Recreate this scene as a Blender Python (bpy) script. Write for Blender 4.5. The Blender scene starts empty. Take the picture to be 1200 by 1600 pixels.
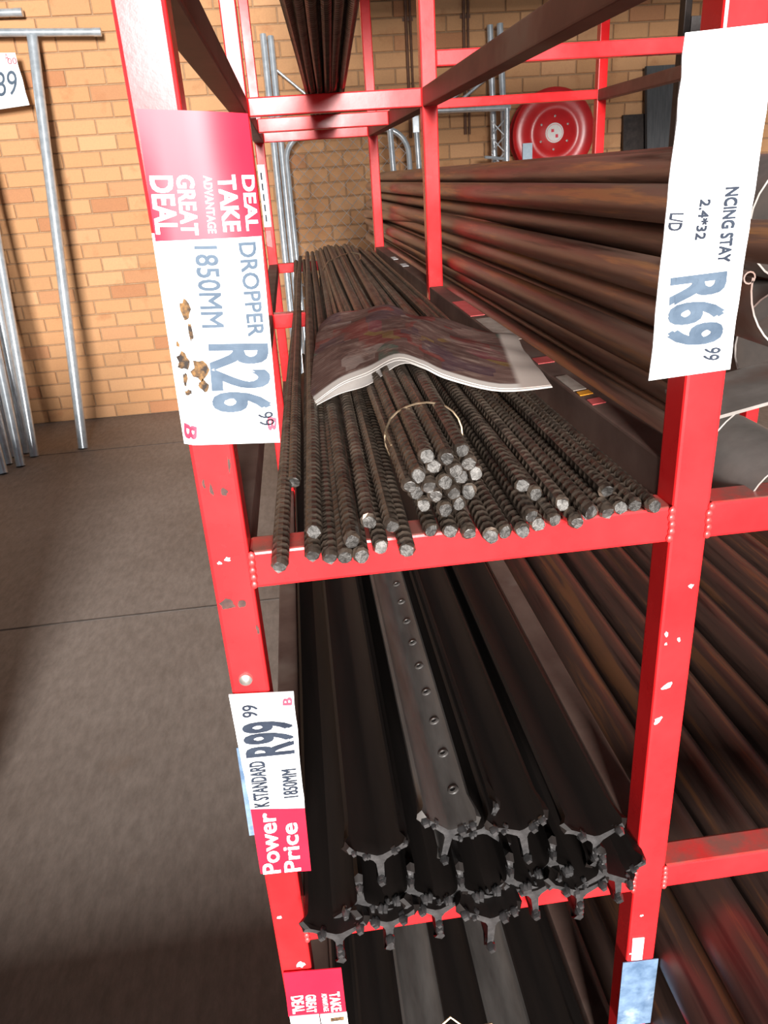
import bpy, bmesh, math, random
from mathutils import Vector, Matrix
random.seed(7)
rnd = random.Random(11)
S = bpy.context.scene
C = S.collection

# ------------------------------------------------------------------ camera
CAM = Vector((0.0746, -0.4414, 1.36))
yaw, pitch, roll, FPX = 0.0905, 0.4191, -0.0677, 1181.55
fw = Vector((math.sin(yaw)*math.cos(pitch), math.cos(yaw)*math.cos(pitch), -math.sin(pitch)))
rt = fw.cross(Vector((0, 0, 1))).normalized()
up = rt.cross(fw)
rt2 = math.cos(roll)*rt + math.sin(roll)*up
up2 = -math.sin(roll)*rt + math.cos(roll)*up
cd = bpy.data.cameras.new('camera')
cam = bpy.data.objects.new('camera', cd)
C.objects.link(cam)
m = Matrix.Identity(4)
for i in range(3):
    m[i][0], m[i][1], m[i][2], m[i][3] = rt2[i], up2[i], -fw[i], CAM[i]
cam.matrix_world = m
cd.sensor_fit = 'VERTICAL'
cd.sensor_height = 24
cd.lens = FPX/1600*24
cd.clip_start = 0.02
S.camera = cam

def project(p):
    d = Vector(p)-CAM
    z = d.dot(fw)
    return 600+FPX*d.dot(rt2)/z, 800-FPX*d.dot(up2)/z

# ------------------------------------------------------------------ light
w = bpy.data.worlds.new('world')
S.world = w
w.use_nodes = True
bg = w.node_tree.nodes['Background']
bg.inputs[0].default_value = (0.86, 0.93, 1.0, 1)
bg.inputs[1].default_value = 0.17

def area(name, loc, target, sx, sy, power, col):
    l = bpy.data.lights.new(name, 'AREA')
    l.shape = 'RECTANGLE'
    l.size, l.size_y, l.energy, l.color = sx, sy, power, col
    o = bpy.data.objects.new(name, l)
    C.objects.link(o)
    o.location = loc
    o.rotation_euler = (Vector(target)-Vector(loc)).to_track_quat('-Z', 'Y').to_euler()
    return o
# daylight through the high shop doorway behind the photographer
area('doorway_daylight', (0.0, -9.0, 2.9), (-0.2, 1.5, 1.2), 1.9, 2.0, 3500, (1.0, 0.97, 0.94))
S.view_settings.view_transform = 'Standard'
S.view_settings.look = 'None'
S.view_settings.exposure = 0.0
S.view_settings.gamma = 1.0
S.view_settings.use_curve_mapping = False

# ------------------------------------------------------------------ materials
MATS = {}

def nd(nt, typ, **kw):
    n = nt.nodes.new(typ)
    for k, v in kw.items():
        if k in n.inputs:
            n.inputs[k].default_value = v
        else:
            setattr(n, k, v)
    return n

def ramp(nt, src, stops, interp='LINEAR'):
    r = nt.nodes.new('ShaderNodeValToRGB')
    r.color_ramp.interpolation = interp
    e = r.color_ramp.elements
    while len(e) > 1:
        e.remove(e[-1])
    e[0].position, e[0].color = stops[0][0], (*stops[0][1], 1)
    for p, c in stops[1:]:
        x = e.new(p)
        x.color = (*c, 1)
    nt.links.new(src, r.inputs[0])
    return r.outputs[0]

def mixc(nt, fac, a, b, mode='MIX'):
    n = nt.nodes.new('ShaderNodeMix')
    n.data_type = 'RGBA'
    n.blend_type = mode
    for s, v in ((n.inputs[0], fac), (n.inputs[6], a), (n.inputs[7], b)):
        if hasattr(v, 'is_linked'):
            nt.links.new(v, s)
        elif isinstance(v, (int, float)):
            s.default_value = v
        else:
            s.default_value = (*v, 1)
    return n.outputs[2]

def noise(nt, co, scale, detail=3, rough=.55, stretch=None):
    if stretch:
        mp = nt.nodes.new('ShaderNodeMapping')
        mp.inputs['Scale'].default_value = stretch
        nt.links.new(co, mp.inputs[0])
        co = mp.outputs[0]
    n = nd(nt, 'ShaderNodeTexNoise', Scale=scale, Detail=detail, Roughness=rough)
    nt.links.new(co, n.inputs['Vector'])
    return n.outputs[0]

def base(name, rough=.6, metal=0.0, spec=.5):
    mt = bpy.data.materials.new(name)
    mt.use_nodes = True
    nt = mt.node_tree
    b = nt.nodes['Principled BSDF']
    b.inputs['Roughness'].default_value = rough
    b.inputs['Metallic'].default_value = metal
    b.inputs['Specular IOR Level'].default_value = spec
    tc = nt.nodes.new('ShaderNodeTexCoord')
    MATS[name] = mt
    return mt, nt, b, tc.outputs['Object']

def bump(nt, b, h, strength, dist):
    n = nd(nt, 'ShaderNodeBump', Strength=strength, Distance=dist)
    nt.links.new(h, n.inputs['Height'])
    nt.links.new(n.outputs[0], b.inputs['Normal'])

def two_tone(name, c1, c2, scale, rough=.6, metal=0., spec=.5, lo=.35, hi=.7, stretch=None, bmp=0., c3=None, objvar=0.):
    mt, nt, b, co = base(name, rough, metal, spec)
    n = noise(nt, co, scale, 5, .6, stretch)
    col = ramp(nt, n, [(lo, c1), (hi, c2)])
    if c3:
        n2 = noise(nt, co, scale*.37, 4, .65, stretch)
        col = mixc(nt, ramp(nt, n2, [(.56, (0, 0, 0)), (.70, (1, 1, 1))]), col, c3)
    if objvar:
        oi = nt.nodes.new('ShaderNodeObjectInfo')
        k = ramp(nt, oi.outputs['Random'], [(0, (1-objvar,)*3), (1, (1+objvar*.0,)*3)])
        col = mixc(nt, 1.0, col, k, 'MULTIPLY')
    nt.links.new(col, b.inputs['Base Color'])
    if bmp:
        bump(nt, b, n, bmp, .002)
    return mt

# red enamel with dust and small chips
mt, nt, b, co = base('red_paint', .33, 0, .2)
n1 = noise(nt, co, 9, 5, .6)
col = ramp(nt, n1, [(.3, (.68, .012, .015)), (.7, (.82, .026, .029))])
n2 = noise(nt, co, 70, 4, .7)
col = mixc(nt, ramp(nt, n2, [(.715, (0, 0, 0)), (.73, (1, 1, 1))]), col, (.05, .02, .02))
geo = nt.nodes.new('ShaderNodeNewGeometry')
sx = nt.nodes.new('ShaderNodeSeparateXYZ')
nt.links.new(geo.outputs['Normal'], sx.inputs[0])
dn = noise(nt, co, 25, 5, .6)
mm = nd(nt, 'ShaderNodeMath', operation='MULTIPLY')
nt.links.new(sx.outputs[2], mm.inputs[0])
nt.links.new(dn, mm.inputs[1])
col = mixc(nt, ramp(nt, mm.outputs[0], [(.25, (0, 0, 0)), (.6, (.85, .85, .85))]), col, (.16, .10, .08))
nt.links.new(col, b.inputs['Base Color'])
rr = ramp(nt, n1, [(.3, (.20,)*3), (.75, (.36,)*3)])
nt.links.new(rr, b.inputs['Roughness'])
bump(nt, b, n2, .08, .001)

two_tone('shaded_brown', (.12, .045, .034), (.19, .078, .058), 12, .55, 0, .4, c3=(.20, .13, .10))  # upper side beams: red paint with its shade put into the colour
two_tone('dusty_shaded_brown', (.11, .062, .050), (.18, .115, .092), 14, .7, 0, .25, c3=(.24, .18, .15))  # lower side beams: real dust, with shade also put into the colour
two_tone('weld', (.60, .02, .02), (.78, .06, .06), 60, .4, bmp=.4)
two_tone('chip_dark', (.03, .012, .01), (.10, .04, .03), 180, .7)
two_tone('chip_white', (.75, .72, .70), (.9, .88, .86), 120, .6)
two_tone('bolt_metal', (.45, .42, .38), (.75, .72, .68), 160, .35, .8)

# bricks: per brick tint, burnt blotch, grain
mt, nt, b, co = base('brick', .85, 0, .25)
oi = nt.nodes.new('ShaderNodeObjectInfo')
geo = nt.nodes.new('ShaderNodeNewGeometry')
ad = nd(nt, 'ShaderNodeMath', operation='ADD')
nt.links.new(oi.outputs['Random'], ad.inputs[0])
nt.links.new(geo.outputs['Random Per Island'], ad.inputs[1])
fr = nd(nt, 'ShaderNodeMath', operation='FRACT')
nt.links.new(ad.outputs[0], fr.inputs[0])
tint = ramp(nt, fr.outputs[0], [(0, (.52, .315, .170)), (.3, (.57, .355, .195)), (.6, (.55, .325, .17)), (.85, (.62, .40, .23)), (.97, (.46, .24, .13))])
pos = nt.nodes.new('ShaderNodeNewGeometry').outputs['Position']
bl = noise(nt, pos, 7, 4, .6)
col = mixc(nt, ramp(nt, bl, [(.58, (0, 0, 0)), (.78, (.75, .75, .75))]), tint, (.42, .20, .10))
gr = noise(nt, pos, 140, 4, .7)
col = mixc(nt, .35, col, ramp(nt, gr, [(.3, (.35, .2, .1)), (.7, (.55, .36, .19))]), 'OVERLAY')
nt.links.new(col, b.inputs['Base Color'])
bump(nt, b, gr, .25, .002)
two_tone('mortar', (.34, .21, .12), (.42, .27, .16), 60, .95, 0, .1, bmp=.3)

# concrete floor
mt, nt, b, co = base('concrete', .62, 0, .4)
n1 = noise(nt, co, 1.3, 6, .62)
n2 = noise(nt, co, 45, 5, .7, (1, .35, 1))
col = ramp(nt, n1, [(.3, (.19, .158, .138)), (.7, (.27, .232, .208))])
col = mixc(nt, .55, col, ramp(nt, n2, [(.35, (.30, .28, .26)), (.7, (.62, .60, .58))]), 'OVERLAY')
n3 = noise(nt, co, 3.1, 4, .6)
col = mixc(nt, ramp(nt, n3, [(.62, (0, 0, 0)), (.78, (.45, .45, .45))]), col, (.19, .12, .08))
nt.links.new(col, b.inputs['Base Color'])
bump(nt, b, n2, .12, .003)
two_tone('joint', (.07, .058, .05), (.12, .10, .088), 40, .9)

two_tone('rebar', (.060, .044, .034), (.165, .125, .095), 55, .42, .45, .5, bmp=.3, c3=(.10, .045, .022), objvar=.35)
two_tone('rebar_cut', (.04, .036, .032), (.17, .16, .15), 330, .5, .5, bmp=.6, objvar=.5)
two_tone('bitumen', (.005, .0038, .0034), (.014, .010, .0085), 22, .55, 0, .2, bmp=.15, stretch=(1, .1, 1))
two_tone('bitumen_lit_dusty', (.045, .040, .037), (.095, .086, .080), 40, .40, 0, .5, bmp=.2, stretch=(1, .2, 1))  # paler bitumen: light on the flange and dust put into the colour
two_tone('bitumen_drip', (.02, .019, .019), (.055, .052, .052), 90, .28, 0, .6, bmp=.3)
def streaky(name, dark, midc, hot, rough, k):
    mt, nt, b, co = base(name, rough, .2, .5)
    oi = nt.nodes.new('ShaderNodeObjectInfo')
    va = nd(nt, 'ShaderNodeVectorMath', operation='ADD')
    cx = nt.nodes.new('ShaderNodeCombineXYZ')
    mu = nd(nt, 'ShaderNodeMath', operation='MULTIPLY')
    mu.inputs[1].default_value = 37.0
    nt.links.new(oi.outputs['Random'], mu.inputs[0])
    nt.links.new(mu.outputs[0], cx.inputs[1])
    nt.links.new(co, va.inputs[0])
    nt.links.new(cx.outputs[0], va.inputs[1])
    v = va.outputs[0]
    n = noise(nt, v, 60, 5, .62, (1, .045, 1))
    n2 = noise(nt, v, 8, 4, .6, (1, .5, 1))
    col = ramp(nt, n, [(.36, dark), (.47, midc), (.54, midc), (.62, hot)])  # hot streaks: orange rust, plus highlights put into the colour
    col = mixc(nt, ramp(nt, n2, [(.48, (0, 0, 0)), (.68, (.6, .6, .6))]), col, midc)
    tint = ramp(nt, oi.outputs['Random'], [(0, (.55, .52, .52)), (.5, (.85, .80, .78)), (1, (1, 1, 1))])
    col = mixc(nt, 1.0, col, tint, 'MULTIPLY')
    nt.links.new(col, b.inputs['Base Color'])
    bump(nt, b, n, .15, .001)
streaky('rusty_pipe', (.10, .058, .043), (.27, .165, .125), (.55, .29, .13), .42, 1)
streaky('dark_pipe', (.024, .015, .013), (.070, .042, .034), (.16, .075, .038), .40, 1)
two_tone('pipe_inside', (.012, .008, .006), (.03, .02, .015), 20, .9)
two_tone('galvanised', (.48, .53, .57), (.70, .75, .79), 24, .30, .55, .6)
two_tone('galvanised_dull', (.26, .235, .215), (.44, .40, .375), 18, .45, .6, .5, c3=(.24, .14, .11))
two_tone('wire', (.22, .15, .09), (.42, .32, .22), 120, .45, .8)
two_tone('hose_red', (.50, .008, .010), (.62, .014, .016), 8, .3, 0, .5)
two_tone('hose_label', (.72, .70, .66), (.82, .80, .77), 200, .5)
two_tone('black_rubber', (.012, .012, .012), (.03, .03, .03), 40, .6)
two_tone('fibre_board', (.05, .052, .055), (.085, .085, .088), 30, .75, stretch=(4, 1, .3))
two_tone('dark_steel', (.02, .014, .012), (.05, .035, .03), 30, .5, .3)
two_tone('grey_plate', (.16, .145, .14), (.24, .22, .21), 40, .5, .3)
two_tone('conduit', (.10, .04, .02), (.16, .07, .035), 30, .5)
two_tone('paper_white', (.83, .83, .83), (.90, .90, .90), 30, .6, 0, .2)
two_tone('paper_red', (.74, .010, .034), (.80, .015, .042), 20, .42, 0, .35)
two_tone('print_dark', (.015, .02, .034), (.03, .04, .06), 60, .6, 0, .2)
two_tone('print_grey', (.05, .075, .11), (.09, .125, .17), 60, .6, 0, .2)
two_tone('print_red', (.75, .03, .07), (.85, .06, .10), 60, .5)
two_tone('print_white', (.90, .90, .90), (.96, .96, .96), 60, .45)
two_tone('burn_brown', (.018, .011, .008), (.20, .10, .03), 220, .8, lo=.42, hi=.62)
two_tone('blue_film', (.07, .12, .20), (.17, .25, .36), 70, .3, 0, .6, c3=(.30, .38, .46))
two_tone('pale_blue', (.42, .56, .66), (.55, .66, .74), 60, .5)
two_tone('orange_print', (.85, .32, .02), (.95, .42, .05), 60, .5)
two_tone('pink_print', (.70, .10, .10), (.80, .18, .17), 60, .5)
two_tone('grubby_paper', (.34, .27, .22), (.52, .45, .39), 60, .8)

# printed newspaper
mt, nt, b, co = base('newsprint', .75, 0, .12)
tcn = [n for n in nt.nodes if n.type == 'TEX_COORD'][0]
uv = tcn.outputs['UV']
mp = nt.nodes.new('ShaderNodeMapping')
mp.inputs['Scale'].default_value = (7, 6, 1)
nt.links.new(uv, mp.inputs[0])
vo = nd(nt, 'ShaderNodeTexVoronoi', Scale=1.0)
vo.distance = 'CHEBYCHEV'
vo.inputs['Randomness'].default_value = .9
nt.links.new(mp.outputs[0], vo.inputs['Vector'])
sp = nt.nodes.new('ShaderNodeSeparateColor')
nt.links.new(vo.outputs['Color'], sp.inputs[0])
patch = ramp(nt, sp.outputs[0], [(0, (.055, .028, .024)), (.2, (.13, .014, .012)), (.36, (.085, .045, .038)), (.52, (.16, .09, .02)), (.62, (.045, .024, .035)), (.76, (.12, .07, .058)), (.86, (.035, .085, .065)), (.90, (.22, .17, .15)), (.96, (.12, .02, .03))], 'CONSTANT')
na = noise(nt, uv, 9, 6, .7, (1, 2.6, 1))
tone = ramp(nt, na, [(.34, (.045, .022, .018)), (.5, (.105, .058, .048)), (.66, (.23, .16, .13))])
col = mixc(nt, ramp(nt, noise(nt, uv, 5, 4, .6), [(.40, (.08,)*3), (.50, (.60,)*3)]), tone, patch)
sxy = nt.nodes.new('ShaderNodeSeparateXYZ')
nt.links.new(uv, sxy.inputs[0])
lines = nd(nt, 'ShaderNodeTexWave', Scale=16.0, Distortion=1.5, Detail=3.0)
lines.bands_direction = 'Y'
nt.links.new(uv, lines.inputs['Vector'])
col = mixc(nt, .22, col, ramp(nt, lines.outputs[0], [(.3, (.25,)*3), (.7, (.75,)*3)]), 'OVERLAY')
edge = ramp(nt, sxy.outputs[1], [(.045, (1, 1, 1)), (.06, (0, 0, 0))])
col = mixc(nt, edge, col, (.52, .47, .43))
edge2 = ramp(nt, sxy.outputs[0], [(.90, (0, 0, 0)), (.915, (1, 1, 1))])
col = mixc(nt, edge2, col, (.40, .33, .29))
nt.links.new(col, b.inputs['Base Color'])
two_tone('newsprint_plain', (.42, .38, .35), (.60, .56, .53), 30, .7)
two_tone('newsprint_green', (.04, .08, .03), (.10, .14, .05), 40, .7)

def M(n):
    return MATS[n]

NTH = ['first', 'second', 'third', 'fourth', 'fifth', 'sixth', 'seventh', 'eighth', 'ninth', 'tenth', 'eleventh', 'twelfth', 'thirteenth', 'fourteenth', 'fifteenth', 'sixteenth', 'seventeenth', 'eighteenth', 'nineteenth', 'twentieth', 'twenty-first', 'twenty-second', 'twenty-third', 'twenty-fourth']

# ------------------------------------------------------------------ mesh helpers
class MB:
    def __init__(s):
        s.v, s.f, s.mi, s.uv = [], [], [], None

    def face(s, idx, mi=0):
        s.f.append(tuple(idx))
        s.mi.append(mi)

    def box(s, lo, hi, ch=0.0, mi=0):
        if ch <= 0:
            b0 = len(s.v)
            for z in (lo[2], hi[2]):
                for y in (lo[1], hi[1]):
                    for x in (lo[0], hi[0]):
                        s.v.append((x, y, z))
            for q in ((0, 2, 3, 1), (4, 5, 7, 6), (0, 1, 5, 4), (2, 6, 7, 3), (0, 4, 6, 2), (1, 3, 7, 5)):
                s.face([b0+i for i in q], mi)
            return
        bm = bmesh.new()
        bmesh.ops.create_cube(bm, size=1)
        for v in bm.verts:
            v.co = Vector([(lo[i]+hi[i])/2+v.co[i]*(hi[i]-lo[i]) for i in range(3)])
        bmesh.ops.bevel(bm, geom=bm.edges[:], offset=ch, segments=2, affect='EDGES', profile=.6)
        b0 = len(s.v)
        s.v += [tuple(v.co) for v in bm.verts]
        for f in bm.faces:
            s.face([b0+v.index for v in f.verts], mi)
        bm.free()

    def sweep(s, pts, prof, refx=None, caps=True, mi=0, capmi=None):
        """prof: closed list of (a,b) or function(i)->list; swept along pts."""
        pts = [Vector(p) for p in pts]
        n = len(pts)
        b0 = len(s.v)
        ref = Vector(refx) if refx else None
        k = None
        for i in range(n):
            t = (pts[min(i+1, n-1)]-pts[max(i-1, 0)]).normalized()
            if ref is None:
                ref = Vector((0, 0, 1)) if abs(t.z) < .9 else Vector((1, 0, 0))
            bx = (ref-ref.dot(t)*t).normalized()
            by = t.cross(bx)
            ref = bx
            pr = prof(i) if callable(prof) else prof
            k = len(pr)
            for a, bb in pr:
                s.v.append(tuple(pts[i]+bx*a+by*bb))
        for i in range(n-1):
            for j in range(k):
                j2 = (j+1) % k
                s.face((b0+i*k+j, b0+i*k+j2, b0+(i+1)*k+j2, b0+(i+1)*k+j), mi)
        if caps:
            cm = mi if capmi is None else capmi
            s.face([b0+j for j in range(k)][::-1], cm)
            s.face([b0+(n-1)*k+j for j in range(k)], cm)

    def tube(s, pts, r, seg=10, caps=True, mi=0, capmi=None):
        pr = [(r*math.cos(2*math.pi*j/seg), r*math.sin(2*math.pi*j/seg)) for j in range(seg)]
        s.sweep(pts, pr, None, caps, mi, capmi)

    def lathe(s, prof, cen, axis, seg=24, mi=0):
        """prof list of (radius, along axis)"""
        ax = Vector(axis).normalized()
        q = Vector((0, 0, 1)) if abs(ax.z) < .9 else Vector((1, 0, 0))
        e1 = (q-q.dot(ax)*ax).normalized()
        e2 = ax.cross(e1)
        cen = Vector(cen)
        b0 = len(s.v)
        n = len(prof)
        for j in range(seg):
            a = 2*math.pi*j/seg
            d = e1*math.cos(a)+e2*math.sin(a)
            for r, h in prof:
                s.v.append(tuple(cen+d*r+ax*h))
        for j in range(seg):
            j2 = (j+1) % seg
            for i in range(n-1):
                s.face((b0+j*n+i, b0+j2*n+i, b0+j2*n+i+1, b0+j*n+i+1), mi)

    def slab(s, poly, thick, axis=1, mi=0):
        """flat polygon of 3d points, extruded by thick along axis vector"""
        ax = Vector((0, 1, 0)) if axis == 1 else Vector(axis)
        b0 = len(s.v)
        n = len(poly)
        for p in poly:
            s.v.append(tuple(Vector(p)))
        for p in poly:
            s.v.append(tuple(Vector(p)+ax*thick))
        s.face([b0+i for i in range(n)], mi)
        s.face([b0+n+i for i in range(n)][::-1], mi)
        for i in range(n):
            j = (i+1) % n
            s.face((b0+i, b0+n+i, b0+n+j, b0+j), mi)

    def ball(s, cen, r, seg=8, mi=0, sc=(1, 1, 1)):
        b0 = len(s.v)
        rings = seg//2
        for i in range(rings+1):
            th = math.pi*i/rings
            for j in range(seg):
                a = 2*math.pi*j/seg
                s.v.append((cen[0]+sc[0]*r*math.sin(th)*math.cos(a), cen[1]+sc[1]*r*math.sin(th)*math.sin(a), cen[2]+sc[2]*r*math.cos(th)))
        for i in range(rings):
            for j in range(seg):
                j2 = (j+1) % seg
                s.face((b0+i*seg+j, b0+(i+1)*seg+j, b0+(i+1)*seg+j2, b0+i*seg+j2), mi)

    def mesh(s, name, mats, smooth=False, fixn=True):
        me = bpy.data.meshes.new(name)
        me.from_pydata(s.v, [], s.f)
        for mt in (mats if isinstance(mats, (list, tuple)) else [mats]):
            me.materials.append(M(mt))
        me.polygons.foreach_set('material_index', s.mi)
        if fixn:
            bm = bmesh.new()
            bm.from_mesh(me)
            bmesh.ops.recalc_face_normals(bm, faces=bm.faces)
            bm.to_mesh(me)
            bm.free()
        if smooth:
            me.polygons.foreach_set('use_smooth', [True]*len(me.polygons))
            try:
                me.set_sharp_from_angle(angle=math.radians(40))
            except Exception:
                pass
        me.update()
        return me

    def build(s, name, mats, parent=None, smooth=False):
        return put(name, s.mesh(name, mats, smooth), parent)

def put(name, me, parent=None):
    o = bpy.data.objects.new(name, me)
    C.objects.link(o)
    if parent:
        o.parent = parent
        o.matrix_parent_inverse = Matrix.Translation(parent.location).inverted() if parent.type == 'EMPTY' else Matrix.Identity(4)
    return o

def empty(name, loc):
    o = bpy.data.objects.new(name, None)
    C.objects.link(o)
    o.location = loc
    o.empty_display_size = .05
    return o

def tag(o, label, cat, group=None):
    o['label'] = label
    o['category'] = cat
    if group:
        o['group'] = group
    return o

def struct(o):
    o['kind'] = 'structure'
    return o

# ------------------------------------------------------------------ floor
mb = MB()
mb.box((-6, -7, -.12), (5, 5.2, 0))
floor = struct(mb.build('floor', 'concrete'))
for (y0, x0, x1) in ((1.94, -6, 5), (3.905, -6, 5)):
    mb = MB()
    mb.box((x0, y0-.004, -.001), (x1, y0+.004, .0012))
    mb.build('floor_joint', 'joint', floor)

# ------------------------------------------------------------------ brick wall
YW = 4.6
mb = MB()
mb.box((-6, YW+.006, 0), (5, YW+.2, 3.4))
wall = struct(mb.build('wall_back', 'mortar'))
PX, PZ, BL, BH = .2185, .0835, .2105, .0755
def brick_mb(mb, cx, cz, dy=0., jl=0.):
    l, h, c = BL/2+jl, BH/2, .003
    b0 = len(mb.v)
    y0, y1 = YW-.004+dy, YW+.03
    for (yy, e) in ((y1, 0), (y0+c, 0), (y0, c)):
        for sx_, sz_ in ((-1, -1), (1, -1), (1, 1), (-1, 1)):
            mb.v.append((cx+sx_*(l-e), yy, cz+sz_*(h-e)))
    for r in (0, 4):
        for i in range(4):
            j = (i+1) % 4
            mb.face((b0+r+i, b0+r+j, b0+r+4+j, b0+r+4+i))
    mb.face((b0+8, b0+9, b0+10, b0+11))
variants = []
for k in range(3):
    q = MB()
    brick_mb(q, 0, 0, (-.002, 0, .0015)[k])
    variants.append(q.mesh('brick', 'brick'))
rest = MB()
nb = 0
for r in range(40):
    cz = PZ*(r+.5)
    off = (PX/2 if r % 2 else 0)+rnd.uniform(-.012, .012)
    for cnum in range(-26, 23):
        cx = cnum*PX+off
        u, v = project((cx, YW, cz))
        vis = (-40 < u < 300 and -20 < v < 665) or (385 < u < 600 and -20 < v < 420) or (690 < u < 1085 and -20 < v < 250)
        if vis and nb < 300:
            o = put('brick', variants[rnd.randrange(3)], wall)
            o.location = (cx, 0, cz)
            nb += 1
        else:
            brick_mb(rest, cx, cz, rnd.choice((-.002, 0, .0015)))
o = rest.build('brick_field', 'brick', wall)
o['kind'] = 'stuff'

# ------------------------------------------------------------------ rack
W, T = .310, .026
YM, YR = .953, 1.857
X2 = .955
ZA, ZB, ZT, ZC, ZD = 1.1436, .803, 1.486, .462, .122
HB = .0262
rack = empty('storage_rack', (0, 0, 0))
tag(rack, 'red painted steel tube storage rack holding bars and pipes', 'rack')

def tube_post(x, y, z0=0., z1=2.85, t=T):
    mb = MB()
    mb.box((x, y, z0), (x+t, y+t, z1), .0022)
    return mb.build('post', 'red_paint', rack)

def beam(lo, hi, name='cross_beam'):
    mb = MB()
    mb.box(lo, hi, .002)
    return mb.build(name, 'red_paint' if name == 'cross_beam' else ('shaded_brown' if lo[2] > 1.3 else 'dusty_shaded_brown'), rack)

for x in (0, W):
    for y in (0, YM, YR):
        tube_post(x, y)
for y in (0, YM, YR):
    tube_post(X2, y)
# cross beams, left bay
for z in (ZA, ZB, ZC, ZD):
    for y in (0, YM, YR):
        beam((T, y+.0006, z-HB), (W, y+T-.0006, z))
for y in (0, YM, 1.40, YR):
    beam((T, y+.0006, ZT-.028), (W, y+T-.0006, ZT))
# cross beams, right bay
ZR = 1.538
for z in (ZA, ZB, ZC, ZD):
    for y in (0, YM, YR):
        beam((W+T, y+.0006, z-HB), (X2, y+T-.0006, z))
for y in (0, YM, YR):
    beam((W+T, y+.0006, ZR-.0235), (X2, y+T-.0006, ZR))
# side beams front to back
for x in (0, W, X2):
    for (ya, yb) in ((T, YM), (YM+T, YR)):
        for z in (ZA, ZB, ZC, ZD):
            hi = z+.0265 if x == W else z
            beam((x+.0006, ya, z-HB), (x+T-.0006, yb, hi), 'side_beam')
        zt = ZT if x < .5 else ZR
        beam((x+.0006, ya, zt-.028), (x+T-.0006, yb, zt), 'side_beam')

# unseen rack levels and boards, added to shade the wall behind
ZU = 1.835
for y in (0, YM, YR):
    tube_post(2.30, y)
    for (xa, xb) in ((T, W), (W+T, X2), (X2+T, 2.30)):
        beam((xa, y+.0006, ZU-HB), (xb, y+T-.0006, ZU))
    for z in (ZA, ZB, ZC):
        beam((X2+T, y+.0006, z-HB), (2.30, y+T-.0006, z))
bd = empty('shade_board_stack', (.8, .9, ZU))
tag(bd, 'unseen stack of dark boards added above the rods to shade the wall', 'boards')
for k_ in range(3):
    mb = MB()
    jx, jy = rnd.uniform(-.01, .01), rnd.uniform(-.02, .02)
    mb.box((.03+jx, .0+jy, ZU+.001+.034*k_), (2.28+jx, 1.78+jy, ZU+.033+.034*k_))
    mb.build('board', 'dark_steel', bd)

ZV = 2.175  # second added level, holds the taller stack that shades the wall
for y in (0, YM, YR):
    for (xa, xb) in ((T, W), (W+T, X2), (X2+T, 2.30)):
        beam((xa, y+.0006, ZV-HB), (xb, y+T-.0006, ZV))
bd = empty('shade_board_stack', (.8, .9, ZV))
tag(bd, 'taller unseen stack of dark boards added above the other to shade the wall', 'boards')
for k_ in range(18):
    mb = MB()
    jx, jy = rnd.uniform(-.01, .01), rnd.uniform(-.02, .02)
    mb.box((.30+jx, .0+jy, ZV+.001+.034*k_), (2.28+jx, 1.78+jy, ZV+.033+.034*k_))
    mb.build('board', 'dark_steel', bd)

# weld beads at the front joints
def weld(x, z, s=1):
    mb = MB()
    for k in range(5):
        mb.ball((x+rnd.uniform(-.0008, .0008), -.0005, z-.002-k*.0052), .0034, 8, 0, (.75, .55, 1))
    mb.build('weld_bead', 'weld', rack, True)
for z in (ZA, ZB, ZC):
    weld(T+.0005, z)
    weld(W-.0005, z)
    weld(W+T+.0005, z)

# chips in the paint, bolt head
def blob(name, cx, cz, rx, rz, mat, y=-.0004, ang=0, n=11):
    mb = MB()
    poly = []
    for i in range(n):
        a = 2*math.pi*i/n
        k = rnd.uniform(.55, 1.15)
        px, pz = rx*k*math.cos(a), rz*k*math.sin(a)
        poly.append((cx+px*math.cos(ang)-pz*math.sin(ang), y, cz+px*math.sin(ang)+pz*math.cos(ang)))
    mb.slab(poly, .0006)
    return mb.build(name, mat, rack)
for a in ((.0166, 1.1872, .003, .0034), (.0092, 1.1901, .0014, .005), (.0074, 1.1082, .0062, .0046), (.0165, 1.1072, .0028, .0036), (.0243, 1.0861, .0013, .0042), (.022, 1.205, .001, .006), (.0052, 1.194, .001, .004)):
    blob('paint_chip', a[0], a[1], a[2], a[3], 'chip_dark')
for a in ((.3289, 1.0804, .0022, .0018, .5), (.3146, 1.0422, .0018, .0030, .1), (.3149, 1.0338, .0013, .0012, 0), (.3244, 1.0364, .0012, .0022, .2), (.3185, .9949, .0064, .0026, .45), (.3150, .9639, .0048, .0024, .9), (.3194, .746, .0018, .0012, 0), (.3128, .6972, .0014, .0009, .4), (.0065, .8106, .0025, .002, 0), (.0174, .7508, .0042, .0042, .3), (.0118, 1.141, .0022, .0016, 0), (.0066, 1.139, .0018, .0012, 0)):
    blob('paint_chip', a[0], a[1], a[2], a[3], 'chip_white', ang=a[4])
mb = MB()
mb.lathe([(0, -.0035), (.0025, -.0034), (.0045, -.002), (.0050, 0)], (.011, 0, 1.0477), (0, 1, 0), 16)
mb.build('rivet_head', 'bolt_metal', rack, True)

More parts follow.
